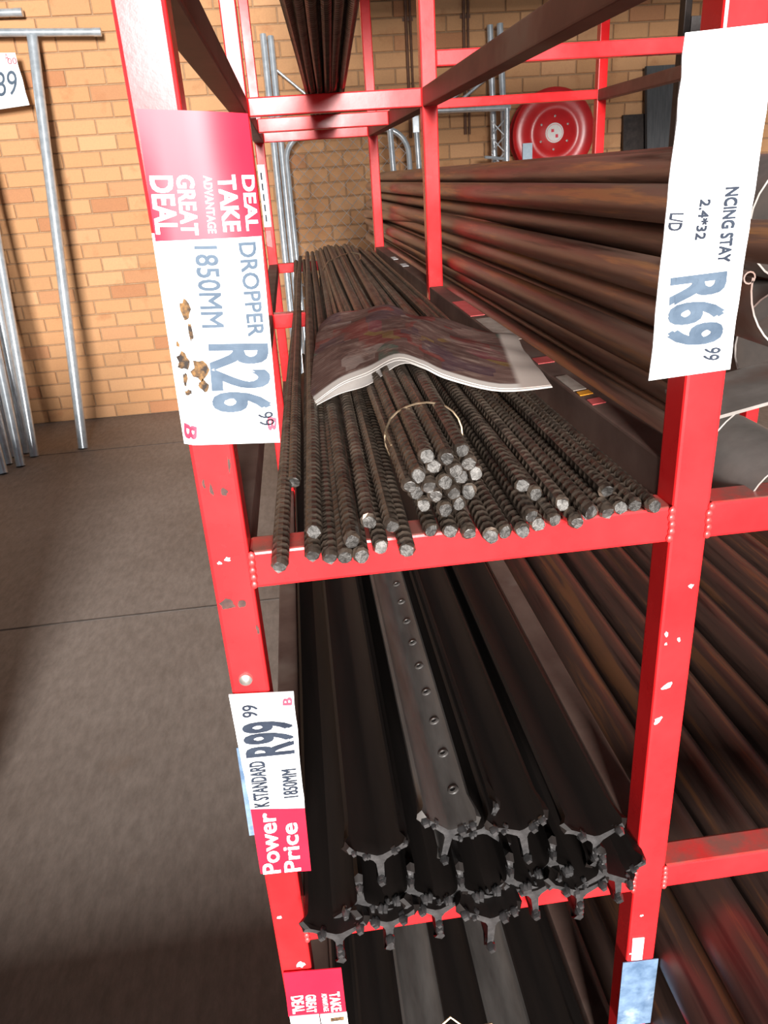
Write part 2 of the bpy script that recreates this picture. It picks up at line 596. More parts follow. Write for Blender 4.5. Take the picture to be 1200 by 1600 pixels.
# unseen pallets, added beside and before the rack to shade the floor
for k_ in range(8):
    low = k_ > 5
    zb = .16*(k_-6) if low else .16*k_
    xa, xb, ya_, yb_ = (-.80, .95, -1.6, -.14) if low else (-2.3, -.80, -1.7, .90)
    pl = empty('shade_pallet', ((xa+xb)/2, (ya_+yb_)/2, zb))
    tag(pl, ('added shade pallet in the aisle before the rack, %s of two' % ('lower', 'upper')[k_-6]) if low else 'added shade pallet across the aisle, layer %s of its stack' % ('one', 'two', 'three', 'four', 'five', 'six')[k_], 'pallet')
    for q in range(3):
        mb = MB()
        y_ = ya_+(yb_-ya_-.1)*q/2
        mb.box((xa, y_, zb), (xb, y_+.1, zb+.10))
        mb.build('bearer', 'conduit', pl)
    nq = int((yb_-ya_)/.2)
    for q in range(nq):
        mb = MB()
        y_ = ya_+(yb_-ya_)*q/nq
        mb.box((xa, y_, zb+.10), (xb, y_+.19, zb+.16))
        mb.build('deck_board', 'conduit', pl)

# ------------------------------------------------------------------ lettering
def text_mesh(s, bold=0.0):
    cu = bpy.data.curves.new('t', 'FONT')
    cu.body = s
    cu.size = 1
    cu.resolution_u = 3
    o = bpy.data.objects.new('t', cu)
    C.objects.link(o)
    dg = bpy.context.evaluated_depsgraph_get()
    src = bpy.data.meshes.new_from_object(o.evaluated_get(dg))
    me = bpy.data.meshes.new('lettering')
    vs, fs = [], []
    for kk, (dx, dy) in enumerate(((0, 0),) if bold <= 0 else ((-bold, -bold), (bold, -bold), (bold, bold), (-bold, bold))):
        b0 = len(vs)
        vs += [(v.co.x+dx, v.co.y+dy, kk*.00007) for v in src.vertices]
        fs += [[b0+i for i in p.vertices] for p in src.polygons]
    me.from_pydata(vs, [], fs)
    bpy.data.meshes.remove(src)
    bpy.data.objects.remove(o)
    bpy.data.curves.remove(cu)
    return me

def lettering(name, s, x0, z0, x1, z1, h, mat, parent, yfun, bold=.0, y=-.0006, shear=0.):
    me = text_mesh(s, bold)
    xs = [v.co.x for v in me.vertices]
    ys = [v.co.y for v in me.vertices]
    ax, bx, ay, by = min(xs), max(xs), min(ys), max(ys)
    P0, P1 = Vector((x0, 0, z0)), Vector((x1, 0, z1))
    d = P1-P0
    L = d.length
    d.normalize()
    u = Vector((-d.z, 0, d.x))
    for v in me.vertices:
        a = (v.co.x-ax)/(bx-ax)*L
        c = ((v.co.y-ay)/(by-ay)-.5)*h
        p = P0+d*(a+shear*c)+u*c
        v.co = (p.x, yfun(p.x, p.z)+y-v.co.z, p.z)
    me.materials.append(M(mat))
    me.update()
    o = put(name, me, parent)
    return o

def sheet(name, corners, mat, parent, yfun, nx=8, nz=10, thick=.0008, y=0., rag=0.):
    """corners tl,tr,br,bl in (x,z)"""
    tl, tr, br, bl = [Vector((c[0], 0, c[1])) for c in corners]
    mb = MB()
    g = []
    for j in range(nz+1):
        row = []
        for i in range(nx+1):
            a, b_ = i/nx, j/nz
            p = (tl*(1-a)+tr*a)*(1-b_)+(bl*(1-a)+br*a)*b_
            if rag and i in (0, nx) and 0 < j < nz:
                p.x += rnd.uniform(-rag, rag)
            row.append(p)
        g.append(row)
    for off in (0, thick):
        for row in g:
            for p in row:
                mb.v.append((p.x, yfun(p.x, p.z)+y+off, p.z))
    n1 = (nx+1)*(nz+1)
    for j in range(nz):
        for i in range(nx):
            q = (j*(nx+1)+i, j*(nx+1)+i+1, (j+1)*(nx+1)+i+1, (j+1)*(nx+1)+i)
            mb.face(q)
            mb.face([n1+k for k in q][::-1])
    bd = [i for i in range(nx+1)]+[(j)*(nx+1)+nx for j in range(1, nz+1)]+[nz*(nx+1)+i for i in range(nx-1, -1, -1)]+[j*(nx+1) for j in range(nz-1, 0, -1)]
    for i in range(len(bd)):
        a, b_ = bd[i], bd[(i+1) % len(bd)]
        mb.face((a, n1+a, n1+b_, b_))
    return mb.build(name, mat, parent, True)

# --- dropper price tag on the left front post
t1 = empty('price_tag', (.026, -.002, 1.217))
tag(t1, 'white and red dropper price tag reading R26 on left post', 'price tag')
def y1(x, z):
    k = max(0, x-.030)
    return -.0026+9.0*k*k*max(0, min(1, (z-1.25)/.12))+.6*max(0, .004-x)
sheet('tag_sheet', ((.0005, 1.339), (.0580, 1.336), (.0545, 1.2166), (-.0024, 1.2204)), 'paper_white', t1, y1, 10, 12)
sheet('header_panel', ((.0040, 1.3975), (.0585, 1.3930), (.0583, 1.3335), (.0020, 1.3350)), 'paper_red', t1, y1, 10, 8, y=-.0007)
for i, (s, x0, z0, x1, z1, h, mat, bold, sh) in enumerate((
        ('DROPPER', 0.0500, 1.3310, 0.0486, 1.2806, 0.0094, 'print_grey', .020, 0),
        ('1850MM', 0.0279, 1.3309, 0.0254, 1.2875, 0.0124, 'print_grey', .016, 0),
        ('R26', 0.0379, 1.2775, 0.0349, 1.2375, 0.0343, 'print_grey', .026, 0),
        ('99', 0.0479, 1.2363, 0.0484, 1.2279, 0.0090, 'print_dark', .008, 0),
        ('B', 0.0036, 1.2324, 0.0021, 1.2234, 0.0078, 'print_red', .03, .2),
        ('B', 0.0516, 1.2328, 0.0506, 1.2245, 0.0053, 'print_red', .03, .2),
        ('DEAL', 0.0108, 1.3665, 0.0090, 1.3381, 0.0118, 'print_white', .030, 0),
        ('GREAT', 0.0229, 1.3661, 0.0209, 1.3369, 0.0092, 'print_white', .030, 0),
        ('ADVANTAGE', 0.0342, 1.3650, 0.0326, 1.3370, 0.0044, 'print_white', .015, 0),
        ('TAKE', 0.0438, 1.3648, 0.0431, 1.3370, 0.0093, 'print_white', .030, 0),
        ('DEAL', 0.0548, 1.3641, 0.0538, 1.3366, 0.0064, 'print_white', .030, 0))):
    lettering('lettering', s, x0, z0, x1, z1, h, mat, t1, y1, bold, -.0012 if mat == 'print_white' else -.0005, sh)
def tag_blob(par, yf, cx, cz, rx, rz, mat, n=12):
    mb = MB()
    poly = []
    for i in range(n):
        a = 2*math.pi*i/n
        k = rnd.uniform(.6, 1.2)
        px, pz = cx+rx*k*math.cos(a), cz+rz*k*math.sin(a)
        poly.append((px, yf(px, pz)-.0005, pz))
    mb.slab(poly, .0005)
    mb.build('stain', mat, par)
for a in ((.0118, 1.2985, .0028, .0065), (.0126, 1.2865, .0012, .006), (.0058, 1.2700, .0036, .0052), (.0142, 1.2640, .0048, .0060), (.0150, 1.2555, .0028, .0040), (.0052, 1.2600, .0016, .0040), (.0058, 1.2520, .0022, .0016), (.0045, 1.2800, .001, .002)):
    tag_blob(t1, y1, a[0], a[1], a[2], a[3], 'burn_brown')

# --- fencing stay tag on the right front post
t2 = empty('price_tag', (.31, -.002, 1.234))
tag(t2, 'long white fencing stay price tag reading R69 on right post', 'price tag')
def y2(x, z):
    return -.0026+.0009*math.sin((z-1.24)*34)*max(0, (x-.318)/.018)
sheet('tag_sheet', ((.2885, 1.4175), (.3385, 1.4200), (.3365, 1.2360), (.2840, 1.2335)), 'paper_white', t2, y2, 8, 18, rag=.0006)
for (s, x0, z0, x1, z1, h, mat, bold) in (
        ('NCING STAY', 0.3240, 1.3414, 0.3241, 1.3006, 0.0080, 'print_dark', .034),
        ('2.4*32', 0.3089, 1.3360, 0.3080, 1.3142, 0.0066, 'print_dark', .024),
        ('L/D', 0.2925, 1.3297, 0.2919, 1.3202, 0.0084, 'print_dark', .02),
        ('R69', 0.3096, 1.2949, 0.3113, 1.2530, 0.0357, 'print_grey', .034),
        ('99', 0.3234, 1.2508, 0.3227, 1.2429, 0.0109, 'print_dark', .010)):
    lettering('lettering', s, x0, z0, x1, z1, h, mat, t2, y2, bold, -.0005)

# --- power price tag
t3 = empty('price_tag', (.02, -.002, .862))
tag(t3, 'white and red Power Price tag reading R99 below the rivet', 'price tag')
def y3(x, z):
    return -.0026
sheet('sleeve', ((-.0035, .990), (.030, .990), (.030, .905), (-.0055, .905)), 'blue_film', t3, lambda x, z: -.0014, 2, 3, .0005)
sheet('tag_sheet', ((-.0020, 1.0380), (.0425, 1.0340), (.0390, .9262), (-.0010, .9325)), 'paper_white', t3, y3, 6, 10, rag=.0004)
sheet('header_panel', ((-.0010, .9325), (.0390, .9262), (.0372, .8605), (-.0020, .8650)), 'paper_red', t3, y3, 6, 8)
for (s, x0, z0, x1, z1, h, mat, bold) in (
        ('Power', 0.0070, 0.8642, 0.0100, 0.9271, 0.0140, 'print_white', .017),
        ('Price', 0.0232, 0.8632, 0.0255, 0.9139, 0.0130, 'print_white', .017),
        ('K STANDARD', 0.0079, 0.9335, 0.0094, 0.9770, 0.0117, 'print_dark', .02),
        ('1850MM', 0.0302, 0.9389, 0.0314, 0.9660, 0.0112, 'print_dark', .016),
        ('R99', 0.0200, 0.9806, 0.0212, 1.0118, 0.0360, 'print_dark', .026),
        ('99', 0.0101, 1.0169, 0.0111, 1.0274, 0.0110, 'print_dark', .010),
        ('B', 0.0370, 1.0234, 0.0377, 1.0299, 0.0066, 'print_red', .03)):
    lettering('lettering', s, x0, z0, x1, z1, h, mat, t3, y3, bold, -.0005)

# --- lowest tag
t4 = empty('price_tag', (.025, -.002, .64))
tag(t4, 'small red take great deal tag at the foot of left post', 'price tag')
sheet('header_panel', ((.0020, .7465), (.0510, .7415), (.0505, .6795), (.0000, .6890)), 'paper_red', t4, y3, 6, 6)
for (s, x0, z0, x1, z1, h, mat, bold) in (
        ('TAKE', 0.0424, 0.7128, 0.0423, 0.6868, 0.0091, 'print_white', .030),
        ('ADVANTAGE', 0.0335, 0.7132, 0.0334, 0.6890, 0.0045, 'print_white', .015),
        ('GREAT', 0.0219, 0.7143, 0.0206, 0.6904, 0.0090, 'print_white', .030),
        ('DEAL', 0.0103, 0.7154, 0.0095, 0.6923, 0.0106, 'print_white', .030)):
    lettering('lettering', s, x0, z0, x1, z1, h, mat, t4, y3, bold, -.0005)
sheet('price_panel', ((.0010, .6895), (.0265, .6865), (.0265, .640), (.0010, .640)), 'paper_white', t4, y3, 4, 4, y=-.0006)
sheet('price_panel', ((.0275, .6860), (.0510, .6835), (.0510, .640), (.0275, .640)), 'paper_white', t4, y3, 4, 4, y=-.0006)
sheet('print_patch', ((.036, .6790), (.048, .6785), (.048, .6745), (.036, .675)), 'burn_brown', t4, y3, 3, 2, y=-.0013)

# --- small stickers
o = sheet('blue_sticker', ((.3060, .6875), (.3400, .6855), (.3400, .5930), (.3060, .5950)), 'blue_film', None, lambda x, z: -.0012, 4, 6)
tag(o, 'blank dusty blue sticker low on the right post', 'sticker')
o = sheet('white_sticker', ((.3130, .7185), (.3240, .7175), (.3240, .6880), (.3138, .6890)), 'paper_white', None, lambda x, z: -.0012, 2, 3)
tag(o, 'tiny blank white sticker above the blue sticker', 'sticker')
st = empty('label_strip', (.012, YR-.002, 1.17))
tag(st, 'narrow white label strip on the rear left post', 'sticker')
yl = lambda x, z: YR-.0016
sheet('strip_sheet', ((.0000, 1.405), (.0200, 1.405), (.0200, 1.245), (.0000, 1.245)), 'paper_white', st, yl, 2, 4)
for k in range(5):
    sheet('print_mark', ((.006, 1.385-.027*k), (.010, 1.385-.027*k), (.010, 1.367-.027*k), (.006, 1.367-.027*k)), 'print_dark', st, yl, 1, 1, .0004, -.0006)
o = sheet('label_scrap', ((.002, 1.235), (.016, 1.235), (.016, 1.190), (.002, 1.195)), 'pink_print', None, yl, 2, 3, rag=.001)
tag(o, 'torn pink scrap below the white strip on rear post', 'sticker')
# stickers on top of the middle side beam
zt = ZA+.0265
def flat(name, x0, x1, y0, y1, mat, label):
    mb = MB()
    mb.slab([(x0, y0, zt+.0002), (x1, y0+.004, zt+.0002), (x1, y1, zt+.0002), (x0+.001, y1-.004, zt+.0002)], .0007, (0, 0, 1))
    tag(mb.build(name, mat), label, 'sticker')
flat('pink_sticker', .3115, .333, .62, .76, 'pink_print', 'faded pink sticker on side beam behind the newspaper')
flat('white_label', .3115, .334, .44, .60, 'grubby_paper', 'grubby white label on side beam behind the newspaper')
flat('red_sticker', .314, .333, .315, .345, 'pink_print', 'small red sticker on side beam beside the newspaper corner')
flat('price_sticker', .3125, .326, .205, .262, 'grubby_paper', 'whitish sticker between the newspaper and right post')
flat('orange_sticker', .3125, .326, .188, .204, 'orange_print', 'small orange sticker on the middle side beam')
flat('red_sticker', .3125, .326, .158, .178, 'pink_print', 'small red sticker next to the orange sticker')

flat('paper_scrap', .3115, .326, 1.30, 1.36, 'paper_white', 'white paper scrap on side beam behind the mid post')
flat('paper_scrap', .3115, .324, 1.46, 1.53, 'paper_white', 'farthest white paper scrap on the middle side beam')

# ------------------------------------------------------------------ ribbed dropper bars
RR = .0051
def rebar_mesh(L, bow, sag, ph):
    mb = MB()
    p, per = .0088, 4
    n = int(L/p*per)
    pts = []
    for i in range(n+1):
        t = i/n
        pts.append((bow*math.sin(math.pi*t)+.3*bow*math.sin(3*math.pi*t+ph), t*L, sag*math.sin(math.pi*t)))
    def prof(i):
        r = []
        e = 1.0 if 0 < i < n else .86
        for j in range(10):
            a = 2*math.pi*j/10
            k = math.cos(2*math.pi*(i/per)-2*a*.5*(1 if math.sin(a) > 0 else -1)+ph)
            rad = RR*.92+.0009*max(0, k)
            if j in (2, 7):
                rad = RR*1.09
            r.append((rad*e*math.cos(a), rad*e*math.sin(a)))
        return r
    mb.sweep(pts, prof, (0, 0, 1), True, 0, 1)
    jr = random.Random(int(ph*10)+3)
    tx, tz = jr.uniform(-.25, .25), jr.uniform(-.3, .3)
    for q in range(10):
        x_, y_, z_ = mb.v[q]
        mb.v[q] = (x_*jr.uniform(.8, 1.08), y_+x_*tx+z_*tz+jr.uniform(-.0007, .0007), z_*jr.uniform(.8, 1.08))
    return mb.mesh('dropper_bar', ['rebar', 'rebar_cut'], False)
REB = [rebar_mesh(1.85, b_, s_, p_) for b_, s_, p_ in ((.002, 0, 0), (-.003, .0005, 1.2), (.004, 0, 2.5), (-.0015, .001, 4))]

def orient(o, a, b_, spin=0.):
    a, b_ = Vector(a), Vector(b_)
    y = (b_-a).normalized()
    x = y.cross(Vector((0, 0, 1))).normalized()
    z = x.cross(y)
    mt = Matrix.Identity(4)
    for i in range(3):
        mt[i][0], mt[i][1], mt[i][2], mt[i][3] = x[i], y[i], z[i], a[i]
    o.matrix_world = mt @ Matrix.Rotation(spin, 4, 'Y')

def rod(a, b_, label, group, spin=None, k=None):
    o = put('dropper_bar', REB[rnd.randrange(4) if k is None else k])
    orient(o, a, b_, rnd.uniform(0, 6.28) if spin is None else spin)
    return tag(o, label, 'steel bar', group)

ends = [(0.0661, -0.0235, 1.149), (0.0765, -0.0297, 1.149), (0.0862, -0.0309, 1.149), (0.0960, -0.0323, 1.149), (0.1098, -0.0235, 1.149), (0.1247, -0.0316, 1.149), (0.1440, -0.0072, 1.149), (.1555, -.012, 1.149), (.1665, -.018, 1.149), (0.1779, -0.0237, 1.149), (0.1889, -0.0208, 1.149), (0.1995, -0.0221, 1.149), (0.2115, -0.0158, 1.149), (0.2235, -0.013, 1.149), (0.2360, -0.0193, 1.149), (.2478, -.006, 1.149), (0.2597, -0.0089, 1.149), (0.2711, -0.0045, 1.149), (0.2823, -0.002, 1.149), (0.2930, -0.007, 1.149)]
sec = [(0.0690, -0.0128, 1.1592), (0.0912, -0.0293, 1.1585), (0.1173, -0.0161, 1.1586), (0.2057, -0.0213, 1.1584), (0.2300, -.008, 1.1584), (0.2437, -0.024, 1.1584), (.265, .004, 1.158), (.1035, -.004, 1.158), (.218, .012, 1.1585)]
allx = sorted([e_[0] for e_ in ends]+[e_[0] for e_ in sec])
def loose(x):
    if x < .135:
        k_ = sorted(v for v in allx if v < .135).index(x)
        return 'loose ribbed dropper bar, front end %s from left after two outermost' % NTH[k_], 'loose dropper bars left of the bundle'
    k_ = sorted((v for v in allx if v >= .135), reverse=True).index(x)
    return 'loose ribbed dropper bar, front end %s from the right post' % NTH[k_], 'loose dropper bars right of the bundle'
for i, (x, y, z) in enumerate(ends):
    t = (x-.046)/(.294-.046)
    xr = .088+t*(.300-.088) + (rnd.uniform(-.004, .004) if i < 19 else 0)
    xr = min(xr, .3015)
    zr = 1.1495+(.010 if i % 2 else 0)
    lab, grp = loose(x)
    rod((x, y, z), (xr, y+1.85, zr), lab, grp)
for (x, y, z) in sec:
    t = (x-.046)/(.294-.046)
    xr = .094+t*(.290-.094)+rnd.uniform(-.006, .006)
    lab, grp = loose(x)
    rod((x, y, z), (xr, y+1.85, 1.170), lab, grp)
rod((.0459, -.0342, 1.1495), (.079, 1.815, 1.150), 'ribbed dropper bar at far left overhanging the red beam most', None, .3, 2)
rod((.057, .10, 1.1495), (.092, 1.945, 1.150), 'set back ribbed dropper bar second from the left post', None, 1.1, 1)
rod((.2073, .0044, 1.1685), (.2200, 1.853, 1.181), 'single ribbed dropper bar resting on top, right of the bundle', None, 0, 0)
# the tied bundle
bc = (.1530, 1.1825)
k = 0
for r in range(-3, 4):
    for q in range(-4, 5):
        dx = (q+(.5 if r % 2 else 0))*.0112
        dz = r*.0098
        if (dx/.0285)**2+(dz/.0260)**2 <= 1.0:
            x, z = bc[0]+dx+rnd.uniform(-.0006, .0006), bc[1]+dz+rnd.uniform(-.0005, .0005)
            y = -.008-.010*dz/.026+rnd.uniform(-.008, .008)
            rod((x, y, z), (.192+dx*2.1+rnd.uniform(-.006, .006), y+1.85, 1.176+dz*.35), 'ribbed dropper bar inside the wire tied bundle', 'dropper bars tied in the bundle')
            k += 1
# binding wire
def ring_wire(name, cx, cz, y, rx, rz, label, lean=0., tail=True, r=.0008):
    mb = MB()
    pts = []
    for i in range(25):
        a = 2*math.pi*i/24+math.pi*.8
        pts.append((cx+rx*math.cos(a), y+lean*math.sin(a)*rz+.002*math.sin(3*a), cz+rz*math.sin(a)))
    if tail:
        e = Vector(pts[-1])
        pts += [tuple(e+Vector((-.006, -.012, -.006))), tuple(e+Vector((-.004, -.03, -.010)))]
    mb.tube(pts, r, 6)
    tag(mb.build(name, 'wire', None, True), label, 'wire')
ring_wire('tie_wire', .1555, 1.1820, .085, .0290, .0262, 'thin rusty tie wire looped around the bundle of droppers')
mb = MB()
mb.tube([(.125, 1.30, 1.163), (.150, 1.36, 1.188), (.185, 1.42, 1.193), (.215, 1.52, 1.190), (.235, 1.50, 1.185), (.225, 1.38, 1.186), (.200, 1.30, 1.184)], .0016, 6)
tag(mb.build('binding_wire', 'wire', None, True), 'loose curl of binding wire at the back of the droppers', 'wire')

# ------------------------------------------------------------------ newspaper
fe = [(0.0739, 0.273, 1.160), (0.1043, 0.2622, 1.182), (0.1303, 0.2377, 1.197), (0.1532, 0.2072, 1.2145), (0.1719, 0.1841, 1.2125), (0.1925, 0.1779, 1.202), (0.2398, 0.1893, 1.184), (0.2960, 0.2182, 1.1745)]
be = [(0.098, 0.5688, 1.188), (0.1226, 0.5249, 1.203), (0.1556, 0.4868, 1.213), (0.1839, 0.4561, 1.214), (0.2077, 0.4392, 1.212), (0.2362, 0.4182, 1.206), (0.2824, 0.4187, 1.192), (0.3155, 0.4115, 1.180)]
def interp(l, t):
    t = min(max(t, 0), .9999)*(len(l)-1)
    i = int(t)
    f = t-i
    p = [Vector(l[max(0, min(len(l)-1, i+k))]) for k in (-1, 0, 1, 2)]
    return .5*((2*p[1])+(-p[0]+p[2])*f+(2*p[0]-5*p[1]+4*p[2]-p[3])*f*f+(-p[0]+3*p[1]-3*p[2]+p[3])*f**3)
def paper(name, mat, parent, dz=lambda a, b_: 0., dv=0., nx=36, ny=16, mats=None, thick=.0005):
    mb = MB()
    uvs = []
    for off in (0, -thick):
        for j in range(ny+1):
            for i in range(nx+1):
                a, b_ = i/nx, j/ny
                p = interp(fe, a)*(1-b_)+interp(be, a)*b_
                cr = .0024*math.sin(9*a+5*b_)*b_+.003*math.sin(21*a-7*b_)*b_*b_+.0016*math.sin(4*a+19*b_)*b_
                bow = .006*math.sin(math.pi*b_)*(1-a*.7)
                mb.v.append((p.x, p.y+dv*(1-b_), p.z+cr+bow+off+dz(a, b_)))
                uvs.append((a, b_))
    n1 = (nx+1)*(ny+1)
    for j in range(ny):
        for i in range(nx):
            q = (j*(nx+1)+i, j*(nx+1)+i+1, (j+1)*(nx+1)+i+1, (j+1)*(nx+1)+i)
            mb.face(q)
            mb.face([n1+k_ for k_ in q][::-1])
    bd = [i for i in range(nx+1)]+[j*(nx+1)+nx for j in range(1, ny+1)]+[ny*(nx+1)+i for i in range(nx-1, -1, -1)]+[j*(nx+1) for j in range(ny-1, 0, -1)]
    for i in range(len(bd)):
        mb.face((bd[i], n1+bd[i], n1+bd[(i+1) % len(bd)], bd[(i+1) % len(bd)]))
    me = mb.mesh(name, mat, True)
    ul = me.uv_layers.new(name='UVMap')
    for lp in me.loops:
        ul.data[lp.index].uv = uvs[lp.vertex_index]
    return put(name, me, parent)
np_ = empty('newspaper', (.19, .35, 1.16))
tag(np_, 'crumpled printed newspaper sheet draped over the dropper bars', 'newspaper')
paper('top_page', 'newsprint', np_)
hump = lambda a: math.sin(math.pi*min(1, max(0, a/.5)))**1.2
paper('under_page', 'newsprint_plain', np_, lambda a, b_: -.0010-.0085*hump(a)*(1-b_)-.0015*(1-b_)*math.sin(math.pi*a), -.004)
paper('inner_page', 'newsprint_plain', np_, lambda a, b_: -.0005-.0012*(1-b_)*math.sin(math.pi*a), -.003)

# ------------------------------------------------------------------ star fence standards
def ystd_mesh(L, seed, drip=True):
    r_ = random.Random(seed)
    mb = MB()
    fl, th, bu = .0275, .0019, .0030
    prof = []
    for k_ in range(3):
        a = math.pi/2+k_*2*math.pi/3
        d = Vector((math.cos(a), math.sin(a)))
        nn = Vector((-d.y, d.x))
        f_ = fl if k_ else fl*.85
        for (u_, v_) in ((.004, -th*1.5), (f_*.75, -th), (f_*.88, -bu*.8), (f_*.97, -bu), (f_*1.03, 0), (f_*.97, bu), (f_*.88, bu*.8), (f_*.75, th), (.004, th*1.5)):
            p = d*u_+nn*v_
            prof.append((p.y, p.x))
    ys = [0, .004, .012, .03, .08]+[.08+(L-.08)*i/10 for i in range(1, 11)]
    def pr(i):
        if i > 2:
            return prof
        k_ = (1.0, 1.12, 1.06)[i]
        return [(a*k_*r_.uniform(.93, 1.10), b_*k_*r_.uniform(.93, 1.10)) for a, b_ in prof]
    mb.sweep([(0, y, 0) for y in ys], pr, (0, 0, 1), True, 0, 1)
    # ragged front: drips of dried coating on the flange ends
    for k_ in range(3):
        a = math.pi/2+k_*2*math.pi/3
        for q in range(3):
            d = r_.uniform(.35, 1.0)*fl
            mb.ball((d*math.cos(a), r_.uniform(-.002, .004), d*math.sin(a)), r_.uniform(.0022, .0040), 6, 1, (1, 1.7, 1.1))
    return mb.mesh('fence_standard', ['bitumen', 'bitumen_drip'], True)
YST = [ystd_mesh(1.85, s_) for s_ in range(4)]
hm = MB()
for i in range(38):
    y = .040+i*.045
    u_ = .0125
    hm.lathe([(.0020, .0006), (.0026, -.0016), (.0044, -.0012), (.0056, .0004)], (u_, y, .0), (0, 0, -1), 10)
    hm.lathe([(0, .0001), (.0023, .0001)], (u_, y, .0), (0, 0, -1), 10, 1)
HOLES = hm.mesh('wire_holes', ['bitumen_lit_dusty', 'pipe_inside'], True)
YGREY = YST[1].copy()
YGREY.materials[0] = M('bitumen_lit_dusty')

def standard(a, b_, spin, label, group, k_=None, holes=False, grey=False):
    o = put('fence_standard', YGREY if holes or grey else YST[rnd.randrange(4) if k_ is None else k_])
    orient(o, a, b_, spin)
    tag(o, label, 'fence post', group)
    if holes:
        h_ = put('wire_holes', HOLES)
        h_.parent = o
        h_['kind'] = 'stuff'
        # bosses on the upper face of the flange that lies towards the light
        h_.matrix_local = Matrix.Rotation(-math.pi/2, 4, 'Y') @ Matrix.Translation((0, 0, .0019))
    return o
R6 = math.pi/3
G1 = 'black standards on the middle shelf'
L1 = 'black coated Y section fence standard in the middle shelf pile'
bot = [(.054, -.034, .8205, R6), (.094, -.030, .8205, R6), (.134, -.026, .8205, R6), (.174, -.040, .8205, R6), (.214, -.022, .8205, R6), (.250, -.028, .8205, R6), (.286, -.018, .8205, R6)]
for i, (x, y, z, s_) in enumerate(bot):
    lab = 'black fence standard lying next to the left post' if i == 0 else '%s black fence standard from left in the bottom row' % NTH[i]
    standard((x, y, z), (.05+(x-.054)*1.02+.006, y+1.85, z), s_+rnd.uniform(-.06, .06), lab, None if i == 0 else G1)
mid = [(.074, -.020, .8365, 0), (.114, -.016, .8365, 0), (.154, -.022, .8365, 0), (.194, -.020, .8365, 0), (.232, -.010, .8365, 0), (.268, -.026, .8365, 0)]
for i, (x, y, z, s_) in enumerate(mid):
    standard((x, y, z), (.05+(x-.054)*1.02+.010, y+1.85, z), s_+rnd.uniform(-.06, .06), '%s black fence standard from left in the second row up' % NTH[i], G1)
topr = [(.092, -.010, .8705, R6, False), (.1500, .002, .8740, math.radians(72), True), (.2080, -.006, .8715, R6-.15, False), (.264, -.020, .8690, R6, False)]
labs = ['black fence standard on the pile third from left post', 'fence standard greyed for light and dust, with a row of wire holes on top', 'black fence standard on the pile right of the holed one', 'black fence standard on the pile nearest the right post']
for (x, y, z, s_, hl), lb in zip(topr, labs):
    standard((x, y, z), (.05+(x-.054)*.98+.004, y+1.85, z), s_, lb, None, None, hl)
standard((.182, .008, .8660), (.178, 1.85, .8660), .35, 'black fence standard wedged between the two topmost ones', None)
# lower shelf
G2 = 'black standards on the lower shelf'
L2 = 'black fence standard on the lower shelf below the pile'
for i in range(7):
    x = .055+.038*i
    standard((x, -.02+rnd.uniform(-.01, .02), ZC+.0175), (x+.004, 1.83, ZC+.0175), R6+rnd.uniform(-.08, .08), L2, G2)
for i in range(6):
    x = .074+.038*i
    standard((x, -.01+rnd.uniform(-.01, .02), ZC+.0340), (x+.004, 1.84, ZC+.0340), rnd.uniform(-.1, .1), L2, G2)
for i in range(5):
    x = .084+.044*i
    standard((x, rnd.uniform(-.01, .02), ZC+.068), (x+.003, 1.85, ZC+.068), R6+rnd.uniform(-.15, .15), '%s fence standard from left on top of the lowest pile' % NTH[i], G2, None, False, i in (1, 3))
mb = MB()
mb.tube([(.085, .02, .565), (.100, .03, .585), (.122, .025, .580), (.150, .035, .592), (.165, .025, .585), (.190, .03, .580), (.205, .02, .560)], .0013, 6)
tag(mb.build('tie_wire', 'wire', None, True), 'bent rusty wire lying across the lower black standards', 'wire')

# ------------------------------------------------------------------ pipes
def pipe_mesh(L, R_, wall_, mat, seg=18):
    mb = MB()
    prof = [(R_, 0), (R_, L), (R_-wall_, L), (R_-wall_, .0), (R_, 0)]
    mb.lathe(prof, (0, 0, 0), (0, 1, 0), seg, 0)
    me = mb.mesh('steel_pipe', [mat], True)
    return me
P32 = pipe_mesh(2.4, .0150, .002, 'rusty_pipe')
P40 = pipe_mesh(2.4, .0215, .0025, 'dark_pipe')
P50 = pipe_mesh(2.4, .0265, .0025, 'dark_pipe')
def pipe(me, a, b_, label, group):
    o = put('steel_pipe', me)
    orient(o, a, b_, rnd.uniform(0, 6.28))
    return tag(o, label, 'pipe', group)
GP = 'brown stay pipes on the upper right shelf'
LP = 'brown stay pipe inside the stack, behind its left face'
z0 = ZA+.0155
rows = 8
for r in range(rows):
    n = [9, 9, 9, 9, 9, 8, 8, 8][r]
    for q in range(n):
        x = .3530+.0310*q+(.0155 if r % 2 else 0)+.004*r
        z = z0+.0272*r
        hid = False
        if hid:
            continue
        j = rnd.uniform(-.004, .004)
        ya = (x-.0746)/.552-.4414+rnd.uniform(-.006, .006)
        lift = rnd.uniform(-.003, .003)
        x += rnd.uniform(-.003, .003)
        if r == rows-1:
            lab = '%s brown stay pipe from the left in the topmost layer' % NTH[q]
        elif q == 0:
            lab = 'leftmost brown stay pipe in the %s layer above the shelf' % NTH[r]
        else:
            lab = LP
        pipe(P32, (x, ya, z+lift), (x+j, ya+2.4, z+lift+rnd.uniform(-.002, .002)), lab, GP)
# crossing pipe on the face of the stack
pipe(P32, (.412, .06, 1.300), (.352, 2.44, 1.235), 'brown stay pipe slanting across the face of the stack', None)
